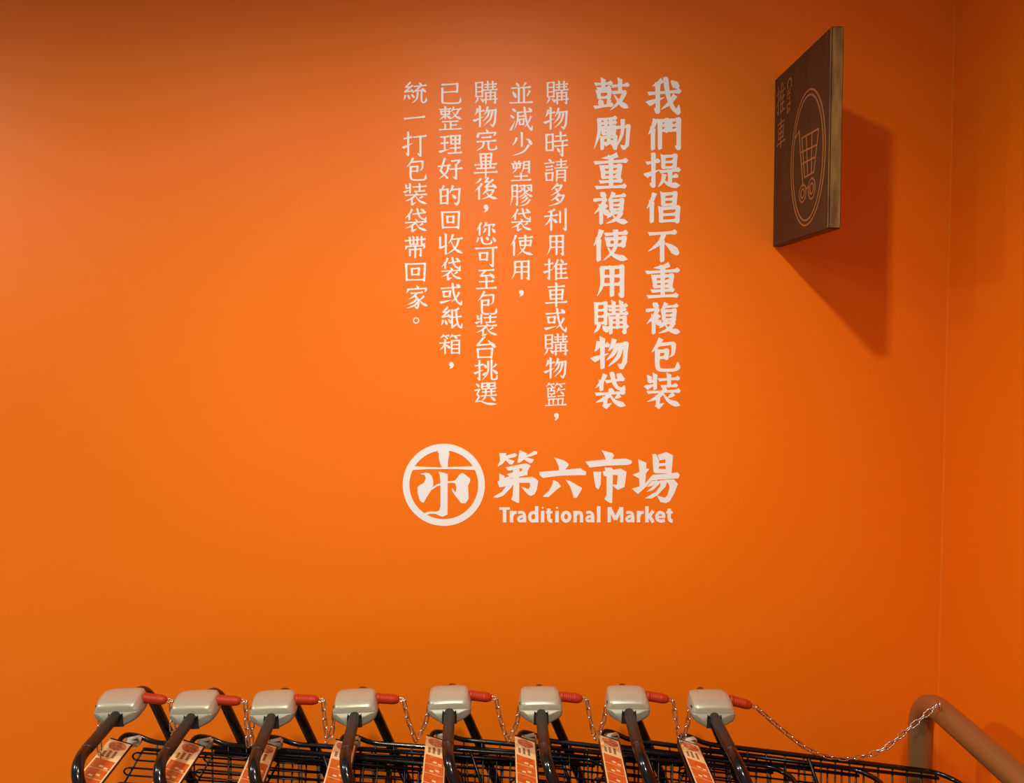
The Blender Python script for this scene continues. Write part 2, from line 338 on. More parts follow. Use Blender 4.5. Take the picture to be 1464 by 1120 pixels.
def stroke_polys(kind, pts, wh, wv):
    """2D pixel-space stroke -> list of convex polygons"""
    P = [Vector(p) for p in pts]
    if kind == 'o':
        return [[P[0]+Vector((math.cos(k*math.pi/7), math.sin(k*math.pi/7)))*wv*0.86 for k in range(14)]]
    hook = None
    if kind == 'g': path, hook = P[:-1], P[-1]
    elif kind == 'c': path, hook = catmull(P[:-1], 5), P[-1]
    elif kind == 'q':
        path = P[:2]
        tail = catmull(P[1:], 6)
    elif kind in 'pnd' and len(P) > 2: path = catmull(P, 6)
    else: path = P
    runs = []
    pk = {'g': 'z', 'c': 'z', 'q': 'z'}.get(kind, kind)
    if pk in 'z' and kind in 'zgq' and len(path) > 2:
        for a, b in zip(path, path[1:]): runs.append(([a, b], 'z', None))
    elif len(path) > 1: runs.append((path, pk, None))
    if kind == 'q': runs.append((tail, 'p', None))
    if hook is not None: runs.append(([path[-1], hook], 'p', None))
    polys = []
    for pth, k, _ in runs:
        S_ = resample(pth, 2.0)
        rows = []
        for i, (p, t) in enumerate(S_):
            a = S_[max(i-1, 0)][0]; b = S_[min(i+1, len(S_)-1)][0]
            d = (b-a)
            if d.length < 1e-6: d = Vector((1, 0))
            d = d.normalized()
            w = (wh+(wv-wh)*abs(d.y))*prof(k, t)*0.5
            if k == 'd': w = wv*0.62*prof(k, t)
            if k in 'pt' or k == 'n': w = max(wv*0.5*prof(k, t)*0.95, 0.25)
            rows.append((p, Vector((-d.y, d.x)), w))
        for (p, n, w), (p2, n2, w2) in zip(rows, rows[1:]):
            if (p2-p).length < 1e-6: continue
            polys.append([p+n*w, p2+n2*w2, p2-n2*w2, p-n*w])
        idx = set()
        (p, n, w), d = rows[0], (rows[1][0]-rows[0][0]).normalized()
        if k in 'sz' and abs(d.y) > 0.7: polys.append([p+n*w, p-d*w*0.95+n*w*1.05, p-n*w])
        elif k in 'hzt': polys.append([p+n*w, p-d*w*0.9-n*w*0.9, p-n*w])
        (p, n, w), d = rows[-1], (rows[-1][0]-rows[-2][0]).normalized()
        if k == 'h' and d.length > 0:
            polys.append([p-d*w*2.3-n*w*0.7, p-d*w*0.5-n*w*1.7, p+d*w*0.8-n*w*0.1, p+n*w*0.95])
        elif k == 's': polys.append([p+n*w, p+d*w*0.7+n*w*0.5, p-n*w])
        elif k in 'dn' or (k == 'z' and kind != 'u'): idx.add(len(rows)-1)
        if k == 'z' and kind in 'zgqc': idx.add(0)
        for i in range(1, len(rows)-1):
            if rows[i-1][1].dot(rows[i][1]) < 0.97 or rows[i+1][1].dot(rows[i][1]) < 0.97: idx.add(i)
        for i in idx:
            p, n, w = rows[i]
            if w > 0.5:
                c8 = 8
                polys.append([p+Vector((math.cos(2*math.pi*(k_+.5)/c8), math.sin(2*math.pi*(k_+.5)/c8)))*w*1.04 for k_ in range(c8)])
    return polys
def wallT(cx, cy):
    """pixel sheet -> wall, local to the point on the wall at pixel (cx, cy)"""
    o = at_y(cx, cy, 0)
    def T(u, v, d):
        p = at_y(u, v, 0)
        return Vector((p.x-o.x, -d-0.0001, p.z-o.z))
    return o, T
def character(ch, bbox, weight, parent, T):
    x0, x1, y0, y1 = bbox
    wh, wv = weight
    st = glyph_strokes(ch)
    k_ = 1.0-0.020*max(0, min(len(st), 22)-8)
    wh, wv = wh*k_, wv*k_
    xs = [p[0] for _, s in st for p in s]; ys = [p[1] for _, s in st for p in s]
    ix, iy = wv*0.42, wh*0.5
    def fit(v, a, b, lo, hi):
        if b-a < 20: return (lo+hi)/2+(v-(a+b)/2)*0.35
        return lo+(v-a)/(b-a)*(hi-lo)
    if ch == '，': wh, wv = 3.4, 3.9
    bm = bmesh.new(); polys = []
    for k, pts in st:
        q = [(fit(p[0], min(xs), max(xs), x0+ix, x1-ix), fit(p[1], min(ys), max(ys), y0+iy, y1-iy)) for p in pts]
        polys += [p for p in stroke_polys(k, q, wh, wv) if abs(area2(p)) > 0.02]
    sheet(bm, polys, T)
    return obj('comma' if ch == '，' else 'character', bm, M['vinyl'], parent)

def ring_polys(cx, cy, ra, rb, n):
    out = []
    for k in range(n):
        a0, a1 = 2*math.pi*k/n, 2*math.pi*(k+1)/n
        out.append([(cx+math.cos(a)*r, cy+math.sin(a)*r) for a, r in ((a0, ra), (a1, ra), (a1, rb), (a0, rb))])
    return out
BOLD, THIN = (4.9, 6.8), (2.3, 3.0)
LINES = [
 ('rightmost bold vertical line of white characters on the orange wall', BOLD, 'bold white wall lines', [
  ('我',925,975,111,164),('們',924,973,168,216),('提',921.5,975,219.4,269.6),('倡',922,972,273.7,320),('不',924,970,330,376),('重',922,973,376,427),('複',922,975,431,479),('包',929,972,481.7,531.6),('裝',922,975,534,584)]),
 ('second bold vertical line of white characters, just left of the rightmost line', BOLD, 'bold white wall lines', [
  ('鼓',848,901,112,160),('勵',847,901,167,215.6),('重',848,899,219,271),('複',847,900,273,322),('使',846,900,326,375),('用',851,892,379.5,426),('購',847,900,430,479),('物',846,898,482,529),('袋',849,897,533,584)]),
 ('longest thin line of white characters, next to the bold lines, comma at its foot', THIN, 'thin white wall lines', [
  ('購',780,813.7,115.6,150),('物',777.5,811.5,153,186),('時',780,812.6,188,224),('請',777.5,812.6,226.7,260.6),('多',783,807.5,261,296),('利',777.5,810,298,331),('用',781,806,336,366),('推',777,812.8,370,401.4),('車',779,811.6,404,440),('或',778.6,811,441,475),('購',777,812.8,477,509),('物',778,810,511,542),('籃',779,810.5,546.7,581),('，',792,798,593,602.6)]),
 ('short thin line of white characters ending in a comma, between two longer thin lines', THIN, 'thin white wall lines', [
  ('並',727.8,762.4,117,148.6),('減',728.5,762.4,153,187.4),('少',731,760.6,189,224),('塑',730,760,229,259.5),('膠',728.5,762.4,264,296),('袋',730,761,298,331),('使',729,763.4,335,366.5),('用',730,757,372.5,400.7),('，',741.7,748,417,425.5)]),
 ('thin line of white characters with a comma halfway down its length', THIN, 'thin white wall lines', [
  ('購',677.7,712,115.6,149.6),('物',676.6,710,151,182.6),('完',680,711,183.7,217),('畢',677,712,218.8,255.8),('後',677.7,712.3,254,286.4),('，',691,697.5,295,305),('您',680,709,317,350),('可',679,712,353,382),('至',680,711,385,414),('包',682,711,415.5,450),('裝',679.5,712,449,481.7),('台',681,708.5,481,513),('挑',677.6,712,514.6,545),('選',677.6,712,546.7,579)]),
 ('second thin line of white characters from the left, ending in a comma', THIN, 'thin white wall lines', [
  ('已',631,660,119,148.7),('整',627,661,151.8,186.6),('理',627.5,661,193,220.5),('好',625.7,662,226,257.4),('的',628.6,658.3,264,294),('回',631,657.6,302,327.7),('收',628,663,334,365),('袋',630,660.7,368,401),('或',629,661.4,405,437),('紙',629.6,662,439,470),('箱',627.7,659,477.5,507),('，',641.6,648,520,528.5)]),
 ('leftmost thin line of white characters, ending in a small round full stop', THIN, 'thin white wall lines', [
  ('統',575.7,610.8,117.4,149),('一',577,608.5,164.7,172.5),('打',575.7,610.8,188.8,224),('包',580,610,224.6,258.5),('裝',577,612,262,294),('袋',578,612,298,332),('帶',578,609.5,338,370),('回',579.4,609,376,402.7),('家',580,612.6,407,442)]),
]
for label, w, grp, chars in LINES:
    cx = sum(c[1]+c[2] for c in chars)/(2*len(chars)); cy = chars[0][3]
    o, T = wallT(cx, cy)
    t = thing('wall_lettering', label, 'lettering', o, 0, grp)
    for c in chars: character(c[0], c[1:], w, t, T)
    if chars[0][0] == '統':
        bm = bmesh.new()
        sheet(bm, ring_polys(595, 458.5, 4.6, 2.9, 20), T)
        obj('full_stop', bm, M['vinyl'], t)

# round emblem, traced in outline
def polyset(name, polys, ox, oy, sc, parent, T, depth=None):
    bm = bmesh.new()
    sheet(bm, [[(ox+x/sc, oy+y/sc) for x, y in poly] for poly in polys], T, depth)
    return obj(name, bm, M['vinyl'], parent)
o, T = wallT(634.5, 693.5)
t = thing('market_emblem', 'white round emblem with a brush character inside a ring, left of the large four-character name', 'emblem', o)
bm = bmesh.new()
sheet(bm, ring_polys(634.54, 693.47, 58.7, 49.2, 96), T)
obj('ring', bm, M['vinyl'], t)
EMB = [
 [(180,335),(350,345),(530,350),(910,335),(950,382),(700,369),(350,371),(160,382)],
 [(460,120),(620,130),(622,200),(608,260),(605,355),(535,355),(510,300),(495,240),(495,180)],
 [(490,400),(605,430),(602,930),(545,958),(505,945),(450,920),(390,920),(325,940),(300,925),(350,900),(400,893),(460,896),(500,880),(515,830),(515,560),(510,460)],
 [(265,430),(330,415),(375,422),(408,455),(427,510),(425,570),(410,620),(350,710),(310,782),(285,778),(260,755),(235,670),(232,595),(260,570),(310,540),(335,490),(320,440),(290,438)],
 [(405,600),(470,560),(520,545),(520,568),(465,585),(415,625)],
 [(598,520),(650,520),(690,510),(700,548),(660,538),(598,542)],
 [(685,520),(720,480),(745,440),(780,418),(815,435),(882,490),(880,525),(855,570),(862,735),(825,792),(770,790),(735,745),(690,690),(660,640),(658,605),(668,605),(680,635),(703,660),(712,600),(702,555)]]
polyset('character', EMB, 570, 628, 8.615, t, T, 0.0008)
NAME = {
 '第': (700, [
  [(130,95),(225,95),(215,128),(340,95),(370,120),(345,145),(240,170),(332,200),(305,247),(270,245),(215,190),(175,235),(115,275),(110,255),(140,200)],
  [(400,55),(505,100),(488,130),(600,65),(636,72),(635,105),(560,135),(490,150),(592,180),(570,222),(540,230),(460,180),(400,225),(370,220),(390,120)],
  [(213,285),(490,230),(547,262),(520,302),(430,296),(340,312),(250,330)],
  [(435,288),(547,262),(507,330),(505,390),(428,395),(432,330)],
  [(230,375),(320,350),(430,335),(506,385),(400,410),(200,442),(190,428),(262,405)],
  [(128,368),(205,400),(193,432),(310,436),(300,525),(215,540),(130,552),(105,475),(132,460)],
  [(193,440),(400,425),(570,413),(646,465),(545,500),(520,490),(395,490),(300,524),(190,522)],
  [(560,414),(610,432),(650,465),(630,580),(600,645),(550,667),(515,650),(470,605),(422,542),(520,578),(542,535),(538,488)],
  [(312,318),(402,306),(395,490),(395,758),(368,757),(288,715),(308,665),(315,560)],
  [(215,545),(312,520),(275,570),(180,665),(100,692),(52,686),(60,672),(160,615)]]),
 '六': (700, [
  [(860,152),(1000,195),(1057,238),(1050,262),(1010,316),(1210,297),(1287,345),(1285,388),(1160,390),(930,397),(710,427),(668,385),(663,345),(925,325),(922,270),(895,210)],
  [(850,453),(915,485),(952,540),(905,575),(785,682),(708,676),(790,600),(835,520)],
  [(1015,447),(1085,475),(1233,560),(1228,582),(1162,692),(1123,692),(1105,625),(1075,540),(1040,490)]]),
 '市': (835, [
  [(233,55),(380,95),(402,125),(375,175),(560,168),(638,195),(636,232),(590,252),(300,262),(75,287),(18,208),(290,180),(275,130)],
  [(122,343),(228,343),(222,520),(190,582),(155,552),(140,470)],
  [(273,288),(370,288),(387,310),(375,762),(340,758),(272,710),(300,650),(300,405),(265,398),(246,340),(285,330)],
  [(378,320),(490,300),(567,345),(540,547),(450,587),(385,532),(385,515),(440,515),(450,390),(378,385)]]),
 '場': (835, [
  [(723,178),(833,225),(822,440),(805,565),(720,642),(636,570),(740,540),(735,432),(642,385),(740,348)],
  [(812,300),(872,305),(820,375)],
  [(912,110),(960,108),(1002,190),(997,302),(1092,310),(1092,362),(950,364),(925,340)],
  [(980,118),(1100,83),(1187,125),(1167,362),(1120,372),(1093,362),(1085,178),(1008,192)],
  [(998,233),(1087,225),(1087,266),(998,270)],
  [(915,385),(1100,370),(1250,353),(1277,385),(1257,432),(1010,447),(900,462),(830,540),(800,568),(798,520)],
  [(905,468),(962,462),(920,530),(838,548)],
  [(958,458),(1017,470),(1000,512),(920,588),(833,614),(930,530)],
  [(1008,458),(1112,453),(1090,540),(980,657),(900,702),(812,697),(960,610),(1020,530)],
  [(1078,448),(1200,448),(1253,505),(1200,640),(1140,742),(1090,762),(1020,747),(972,660),(1080,692),(1112,660),(1142,560),(1130,508)]])}
o, T = wallT(838, 680)
t = thing('market_name', 'large heavy white four-character name lettering right of the round emblem', 'lettering', o)
for ch in '第六市場':
    ox, polys = NAME[ch]
    polyset('character', polys, ox, 638, 9.336, t, T)

# English line, drawn with even strokes
o, T = wallT(838, 748)
t = thing('english_name', 'small white English line of Latin letters under the four-character name', 'lettering', o)
LAT = {
 'T': [('l', 32, [(130,837),(270,837)]), ('l', 48, [(200,822),(200,1021)])],
 'r': [('l', 46, [(293,868),(293,1021)]), ('u', 40, [(302,935),(318,900),(340,890),(362,889)])],
 'a': [('u', 36, [(380,893),(420,885),(452,897),(466,925),(467,955)]), ('l', 44, [(467,940),(467,1021)]), ('u', 36, [(462,938),(418,944),(388,968),(392,995),(420,1004),(448,992),(464,968)])],
 'd': [('l', 46, [(629,806),(629,1021)]), ('u', 42, [(622,900),(580,889),(548,908),(536,948),(548,988),(580,1004),(620,985)])],
 'i': [('l', 48, [(707,868),(707,1021)]), ('o', 27, [(707,826)])],
 't': [('u', 46, [(790,838),(790,900),(790,965),(806,997),(836,1003)]), ('l', 32, [(750,887),(838,887)])],
 'o': [('u', 44, [(1021+48*math.cos(k*math.pi/8), 946+58*math.sin(k*math.pi/8)) for k in range(17)])],
 'n': [('l', 46, [(1141,868),(1141,1021)]), ('u', 44, [(1150,920),(1175,894),(1205,892),(1224,915),(1227,960),(1227,1021)])],
 'l': [('l', 48, [(195,806),(195,1021)])],
 'M': [('l', 44, [(336,820),(336,1021)]), ('l', 44, [(503,820),(503,1021)]), ('l', 46, [(342,826),(419,985)]), ('l', 46, [(497,826),(419,985)])],
 'k': [('l', 46, [(839,806),(839,1021)]), ('l', 44, [(925,868),(862,945)]), ('l', 46, [(864,928),(926,1021)])],
 'e': [('l', 30, [(965,950),(1082,950)]), ('u', 42, [(1066,952),(1056,908),(1018,889),(982,908),(970,948),(984,988),(1026,1004),(1078,995)])]}
SPELL = [('T',700,0),('r',700,0),('a',700,0),('d',700,0),('i',700,0),('t',700,0),('i',700,193),('o',700,0),('n',700,0),('a',835,-351),('l',835,0),
         ('M',835,0),('a',835,183),('r',835,434),('k',835,0),('e',835,0),('t',835,347)]
for ch, ox, dx in SPELL:
    polys = []
    for k, w, pts in LAT[ch]:
        P = [Vector(((ox+(x+dx)/9.336), 638+(y-2)/9.336)) for x, y in pts]; w = w/9.336/2
        if k == 'o':
            polys.append([P[0]+Vector((math.cos(j*math.pi/8), math.sin(j*math.pi/8)))*w for j in range(16)]); continue
        if k == 'u': P = catmull(P, 5)
        N = []
        for i in range(len(P)):
            d = (P[min(i+1, len(P)-1)]-P[max(i-1, 0)]).normalized(); N.append(Vector((-d.y, d.x)))
        if ch == 'o': N[0] = N[-1] = Vector((-1, 0))
        for i in range(len(P)-1):
            if (P[i+1]-P[i]).length > 1e-6: polys.append([P[i]+N[i]*w, P[i+1]+N[i+1]*w, P[i+1]-N[i+1]*w, P[i]-N[i]*w])
    bm = bmesh.new(); sheet(bm, polys, T)
    obj('letter', bm, M['vinyl'], t)

# ------------------------------------------------------------------ hanging wooden sign, end-on to the wall
SX = at_y(1106.5, 230, 0).x                # its left face
ZT, ZB = at_y(1109, 114, 0).z, at_y(1104.5, 353, 0).z
SD = 0.363; ST = 0.029
so = Vector((SX, 0, ZB))
t = thing('wooden_sign', 'dark wooden sign jutting from the orange wall, carved with a trolley in an oval', 'sign', so)
bm = bmesh.new()
for f in box(bm, 0, ST, -SD, -0.0005, 0, ZT-ZB): f.material_index = 0
bmesh.ops.bevel(bm, geom=bm.edges[:], offset=0.0022, segments=2, affect='EDGES')
obj('board', bm, M['wood'], t)
bm = bmesh.new()
box(bm, 0.0035, ST-0.0025, -SD-0.0012, -SD+0.0005, 0.003, ZT-ZB-0.003)
box(bm, -0.0008, 0.0010, -SD-0.0010, -SD+0.0016, 0.003, ZT-ZB-0.003)
obj('sawn_edge', bm, M['wood_edge'], t)
def signT(u, v, d):
    return Vector((-d-0.0001, u, v))
def sface(px, py):                          # photo pixel -> (y, z) on the sign's face
    p = at_x(px, py, SX)
    return Vector((p.y, p.z-ZB))
def groove(polys, pts, w):
    pts = [Vector(p) for p in pts]
    for a, b in zip(pts, pts[1:]):
        d = (b-a)
        if d.length < 1e-6: continue
        n = Vector((-d.y, d.x)).normalized()*w*0.5; e = d.normalized()*w*0.25
        polys.append([a-e+n, b+e+n, b+e-n, a-e-n])
def oval(cx, cy, rx, ry, n=48, a0=0, a1=360):
    return [Vector((cx+math.cos(R(a0+(a1-a0)*k/n))*rx, cy+math.sin(R(a0+(a1-a0)*k/n))*ry)) for k in range(n+1)]
c0 = sface(1131.5, 226); c1 = sface(1180, 226)
oc = (c0.x+c1.x)/2; orx = abs(c1.x-c0.x)/2
ztop = sface(1155, 130).y; zbot = sface(1151, 323).y
G = []
groove(G, oval(oc, (ztop+zbot)/2, orx, (ztop-zbot)/2), 0.0045)
groove(G, oval(oc, (ztop+zbot)/2, orx*0.88, (ztop-zbot)/2*0.925), 0.0045)
bm = bmesh.new(); sheet(bm, G, signT)
obj('carved_oval', bm, M['carve'], t)
def zp(x, y): return sface(1110+x/6.22, 170+y/6.22)
G = []
for a in ([(172,172),(205,108),(214,290),(224,420),(238,600)], [(226,172),(378,88)], [(378,88),(334,478)], [(250,525),(338,470)], [(230,180),(252,525)],
          [(218,300),(356,235)], [(224,405),(346,340)], [(268,162),(280,505)], [(318,130),(312,488)], [(262,622),(290,606)]):
    groove(G, [zp(*p) for p in a], 0.0042)
for cx, cy, rx, ry in ((235,665,30,76),(315,620,30,90)):
    A, B = zp(cx-rx, cy), zp(cx+rx, cy); C, D = zp(cx, cy-ry), zp(cx, cy+ry)
    mx, mz = (A.x+B.x)/2, (C.y+D.y)/2
    for s in (1.0, 0.52): groove(G, oval(mx, mz, abs(B.x-A.x)/2*s, abs(C.y-D.y)/2*s, 28), 0.0038)
bm = bmesh.new(); sheet(bm, G, signT)
obj('carved_trolley', bm, M['carve'], t)
def sign_char(ch, px0, px1, py0, py1):
    A = sface(px0, (py0+py1)/2); B = sface(px1, (py0+py1)/2)
    top = sface((px0+px1)/2, py0).y; bot = sface((px0+px1)/2, py1).y
    st = glyph_strokes(ch); G = []
    for k, pts in st:
        # as in the photo the face is read from the left: wall end on the left
        q = [(A.x+(p[0]/100)*(B.x-A.x), top+(p[1]/100)*(bot-top)) for p in pts]
        for a, b in zip(q, q[1:]): groove(G, [a, b], 0.0042)
    bm = bmesh.new(); sheet(bm, G, signT)
    obj('carved_character', bm, M['carve'], t)
sign_char('推', 1110.5, 1123, 120, 164)
sign_char('車', 1111, 1122.5, 169, 212)
fc = bpy.data.curves.new('carved', 'FONT'); fc.body = 'Carts'; fc.offset = 0.012
fo = bpy.data.objects.new('carved_source', fc); COL.objects.link(fo)
dg = bpy.context.evaluated_depsgraph_get()
bm = bmesh.new(); me0 = bpy.data.meshes.new_from_object(fo.evaluated_get(dg)); bm.from_mesh(me0)
bpy.data.objects.remove(fo); bpy.data.curves.remove(fc)
xs = [v.co.x for v in bm.verts]
top = sface(1129, 112).y; bot = sface(1129, 160).y; yl = sface(1126, 135).x; yr = sface(1133, 135).x
for v in bm.verts:                          # the word runs down the board
    v.co = Vector((-0.0006, yl+(v.co.y)/0.74*(yr-yl), top+(v.co.x-min(xs))/(max(xs)-min(xs))*(bot-top)))
obj('carved_word', bm, M['carve'], t)

# ------------------------------------------------------------------ shopping carts
HZ = 0.977                                  # handle axis height
ORD = ['first', 'second', 'third', 'fourth', 'fifth', 'sixth', 'seventh', 'eighth']
BX = [167.5, 275.5, 387.5, 506, 641.5, 773, 898.5, 1019]            # photo x of each coin lock
DEP = [1.681, 1.672, 1.672, 1.678, 1.694, 1.690, 1.694, 1.675]
ROT = [4.3, 2.6, 5.6, 4.8, 3.2, 0.6, -1.2, -0.3]
BYC = 0.0425
BYL = 0.0295                                # lock centre along the handle
RB = 0.0113
def lock_slice(s):                          # outline of the lock seen along the handle
    pts = [(-0.0445,0.027),(-0.036,0.0350),(0.030,0.0358),(0.0425,0.028),(0.0475,0.012),(0.0470,-0.002),(0.040,-0.011),(0.020,-0.0215),(0.010,-0.0235),(-0.010,-0.0235),(-0.022,-0.021),(-0.041,-0.009),(-0.0475,0.001),(-0.0475,0.014)]
    return pts
def loft(bm, sections):
    rings = [[bm.verts.new(p) for p in s] for s in sections]
    n = len(rings[0])
    for A, B in zip(rings, rings[1:]):
        for k in range(n): bm.faces.new((A[k], A[(k+1) % n], B[(k+1) % n], B[k]))
    bm.faces.new(rings[0][::-1]); bm.faces.new(rings[-1])
def smoothloop(pts, n=3):
    out = []
    N = len(pts)
    for i in range(N):
        p0, p1, p2, p3 = [Vector(pts[(i+j-1) % N]) for j in range(4)]
        for k in range(n):
            u = k/n
            out.append(0.5*((2*p1)+(p2-p0)*u+(2*p0-5*p1+4*p2-p3)*u*u+(3*p1-p0-3*p2+p3)*u**3))
    return out
def build_cart():
    root = thing('shopping_cart', '', 'shopping cart')
    # handle: one bent tube, both posts running down and forward to the chassis
    HW, NW = 0.155, 0.203
    pts = [(0.36, -NW*0.95, 0.15), (0.0, -NW, HZ), (0.0, HW, HZ), (0.36, HW*0.93, 0.15)]
    pth = fillet(pts, [0, 0.06, 0.06, 0], 10)
    bm = bmesh.new(); tube(bm, pth, RB, 16)
    obj('handle', bm, M['tube'], root, True)
    bm = bmesh.new()
    tube(bm, [(0, -NW+0.062, HZ), (0, -NW+0.066, HZ), (0, BYL-0.029, HZ)], [RB+0.0002, RB+0.0008, RB+0.0008], 16)
    obj('handle_grip', bm, M['grip'], root, True)
    # coin lock
    base = smoothloop(lock_slice(1), 3)
    ys = [(-0.0345, 0.82), (-0.0335, 0.89), (-0.030, 0.955), (-0.022, 0.99), (-0.008, 1.0), (0.010, 0.995), (0.022, 0.96), (0.029, 0.90), (0.0325, 0.80)]
    bm = bmesh.new()
    sec = []
    for y, s in ys:
        ring = []
        for p in base:
            z = 0.010+(p.y-0.010)*s
            if p.y > 0.0: z -= (max(0, 0.004-y)/0.038)**1.7*0.0105*min(1, max(0, p.y-0.012)/0.018)     # the top slopes down to the shopper
            ring.append((p.x*s, BYL+y, HZ+z))
        sec.append(ring)
    loft(bm, sec)
    cl = obj('coin_lock', bm, M['lock'], root, True)
    # lower half shell, shade of its slope put into a duller colour, with the seam showing
    bm = bmesh.new(); sec = []
    low = [p for p in base]
    for y, s in ys:
        ring = []
        for p in base:
            z = min(p.y, 0.0095)
            zz = 0.010+(z-0.010)*s
            k = 1.010
            ring.append((p.x*s*k, BYL+y*1.02, HZ+zz-0.0004))
        sec.append(ring)
    loft(bm, sec)
    obj('lower_shell', bm, M['lock_low'], cl, True)
    bm = bmesh.new()                        # dark clamp mouth round the tube
    y0 = BYL-0.0356
    out = [(-0.0165,-0.0225),(-0.0160,0.000),(-0.0145,0.0085),(-0.0115,0.0045),(-0.006,0.0108),(0.006,0.0108),(0.0115,0.0045),(0.0145,0.0085),(0.0160,0.000),(0.0165,-0.0225)]
    tr = tessellate_polygon([[Vector((x, z, 0)) for x, z in out]])
    f = [bm.verts.new((x, y0, HZ+z)) for x, z in out]; b = [bm.verts.new((x, y0+0.012, HZ+z)) for x, z in out]
    for q in tr: bm.faces.new([f[i] for i in q])
    for i in range(len(out)): bm.faces.new((f[i], f[(i+1) % len(out)], b[(i+1) % len(out)], b[i]))
    obj('clamp_mouth', bm, M['lock_dark'], cl)
    bm = bmesh.new()                        # coin slot on the shopper's left shoulder
    box(bm, -0.0470, -0.0405, BYL-0.024, BYL-0.015, HZ+0.0165, HZ+0.0200)
    obj('coin_slot', bm, M['lock_dark'], cl)
    # ---- basket
    LB, HR, HF, ZR = 0.58, 0.146, 0.112, 0.836
    SL = 0.083
    SH = {-1: -0.05, 1: 0.0}
    def hw(x): return HR+(HF-HR)*max(0, x)/LB
    def rim_z(x): return ZR-SL*x
    bk_bm = bmesh.new()
    wr = 0.0022
    for sy in (-1, 1):
        # side grille next to the shopper: paired wires ending in round loops
        for k in range(5):
            z0 = 0.020+k*0.036; z1 = z0+0.018
            xa = -0.012-0.55*z0; xb = 0.262+0.30*z0
            y = lambda x, z: sy*(hw(x)-0.006-0.05*z)+SH[sy]
            P = [(xb, y(xb, z0), rim_z(xb)-z0), (xa+0.004, y(xa, z0), rim_z(xa)-z0), (xa-0.004, y(xa, z0), rim_z(xa)-(z0+z1)/2), (xa+0.004, y(xa, z1), rim_z(xa)-z1), (xb, y(xb, z1), rim_z(xb)-z1)]
            tube(bk_bm, fillet(P, [0, 0.007, 0.007, 0.007, 0], 3), wr, 6)
        # long frame bars of the grille
        tube(bk_bm, [(0.0, sy*(hw(0)-0.003)+SH[sy], rim_z(0)-0.010), (-0.135, sy*(hw(0)-0.018)+SH[sy], rim_z(0)-0.25)], 0.0026, 6)
        tube(bk_bm, [(0.255, sy*(hw(0.255)-0.004)+SH[sy], rim_z(0.255)), (0.345, sy*(hw(0.3)-0.022)+SH[sy], rim_z(0.3)-0.26)], 0.0045, 6)
        # upright wires
        for i in range(6):
            x = 0.03+i*0.043
            tube(bk_bm, [(x, sy*(hw(x)-0.002)+SH[sy], rim_z(x)), (x+0.012, sy*(hw(x)-0.035)+SH[sy], 0.50+0.08*x)], wr, 6)
        for i in range(9):
            x = 0.285+i*0.0325
            tube(bk_bm, [(x, sy*(hw(x)-0.002)+SH[sy], rim_z(x)), (x-0.02*(x/LB), sy*(hw(x)-0.035)+SH[sy], 0.50+0.08*x)], wr, 6)
        for z in (0.115, 0.20, 0.28):
            tube(bk_bm, [(0.27, sy*(hw(0.27)-0.002-0.1*z)+SH[sy], rim_z(0.27)-z), (LB-0.03, sy*(hw(LB)-0.002-0.1*z)+SH[sy], rim_z(LB)-z)], wr, 6)
    for i in range(7):                      # front wall
        yy = -HF*0.8-0.05+i*(HF*1.6+0.05)/6
        tube(bk_bm, [(LB, yy, rim_z(LB)), (LB-0.03, yy*0.8, 0.545)], wr, 6)
    for z in (0.06, 0.13, 0.20):
        tube(bk_bm, [(LB-0.004-0.1*z, -HF*0.95-0.05, rim_z(LB)-z), (LB-0.004-0.1*z, HF*0.95, rim_z(LB)-z)], wr, 6)
    for i in range(9):                      # floor of the basket
        yy = -0.145+i*0.030
        tube(bk_bm, [(-0.05, yy*1.1, 0.497), (LB-0.03, yy*0.85, 0.545)], wr, 6)
    for i in range(5):
        x = 0.02+i*0.12
        tube(bk_bm, [(x, -hw(x)-0.014, 0.50+0.08*x), (x, hw(x)-0.036, 0.50+0.08*x)], 0.003, 6)
    bk = obj('basket', bk_bm, M['wire'], root, True)
    # rim: a bent tube, raised in a loop at the rear corners
    bm = bmesh.new()
    half = [(-0.050, 0.0, ZR+0.012), (-0.050, HR-0.036, ZR+0.012), (-0.044, HR-0.012, ZR+0.029), (-0.018, HR, ZR+0.020), (0.02, HR, rim_z(0.02)+0.003), (LB-0.035, HF, rim_z(LB-0.035)), (LB, HF-0.035, rim_z(LB)), (LB, 0, rim_z(LB))]
    pr = fillet(half, [0, 0.012, 0.014, 0.02, 0.03, 0.02, 0.02, 0], 4)
    full = pr[1:-1]+[Vector((p.x, -p.y-0.05, p.z)) for p in reversed(pr[1:-1])]
    tube(bm, full, 0.0058, 8, closed=True)
    obj('rim', bm, M['tube'], bk, True)
    bm = bmesh.new()                        # second, lower band
    for sy in (-1, 1):
        tube(bm, [(0.0, sy*(HR-0.004)+SH[sy], ZR-0.012), (LB-0.03, sy*(HF-0.003)+SH[sy], rim_z(LB-0.03)-0.0125)], 0.0040, 6)
    obj('rim_band', bm, M['wire'], bk, True)
    # pale hinge clips at the rear corners
    for sy in (-1, 1):
        bm = bmesh.new()
        box(bm, -0.034, -0.002, -0.010, 0.012, -0.012, 0.009)
        bmesh.ops.bevel(bm, geom=bm.edges[:], offset=0.004, segments=2, affect='EDGES')
        bmesh.ops.translate(bm, verts=bm.verts[:], vec=(-0.002, sy*(HR-0.012)+SH[sy], ZR+0.013))
        obj('hinge_clip', bm, M['clip'], root, True)
    # printed plate along the rear rim
    PW, Y0, Y1 = 0.046, -HR-0.03, HR-0.052
    xl = -0.056
    tilt = -0.34
    def PT(u, v, d):                        # u across, v along from the far end toward the shopper
        return Vector((xl+u, Y1-v, ZR+0.033+tilt*(u-PW/2)+d))
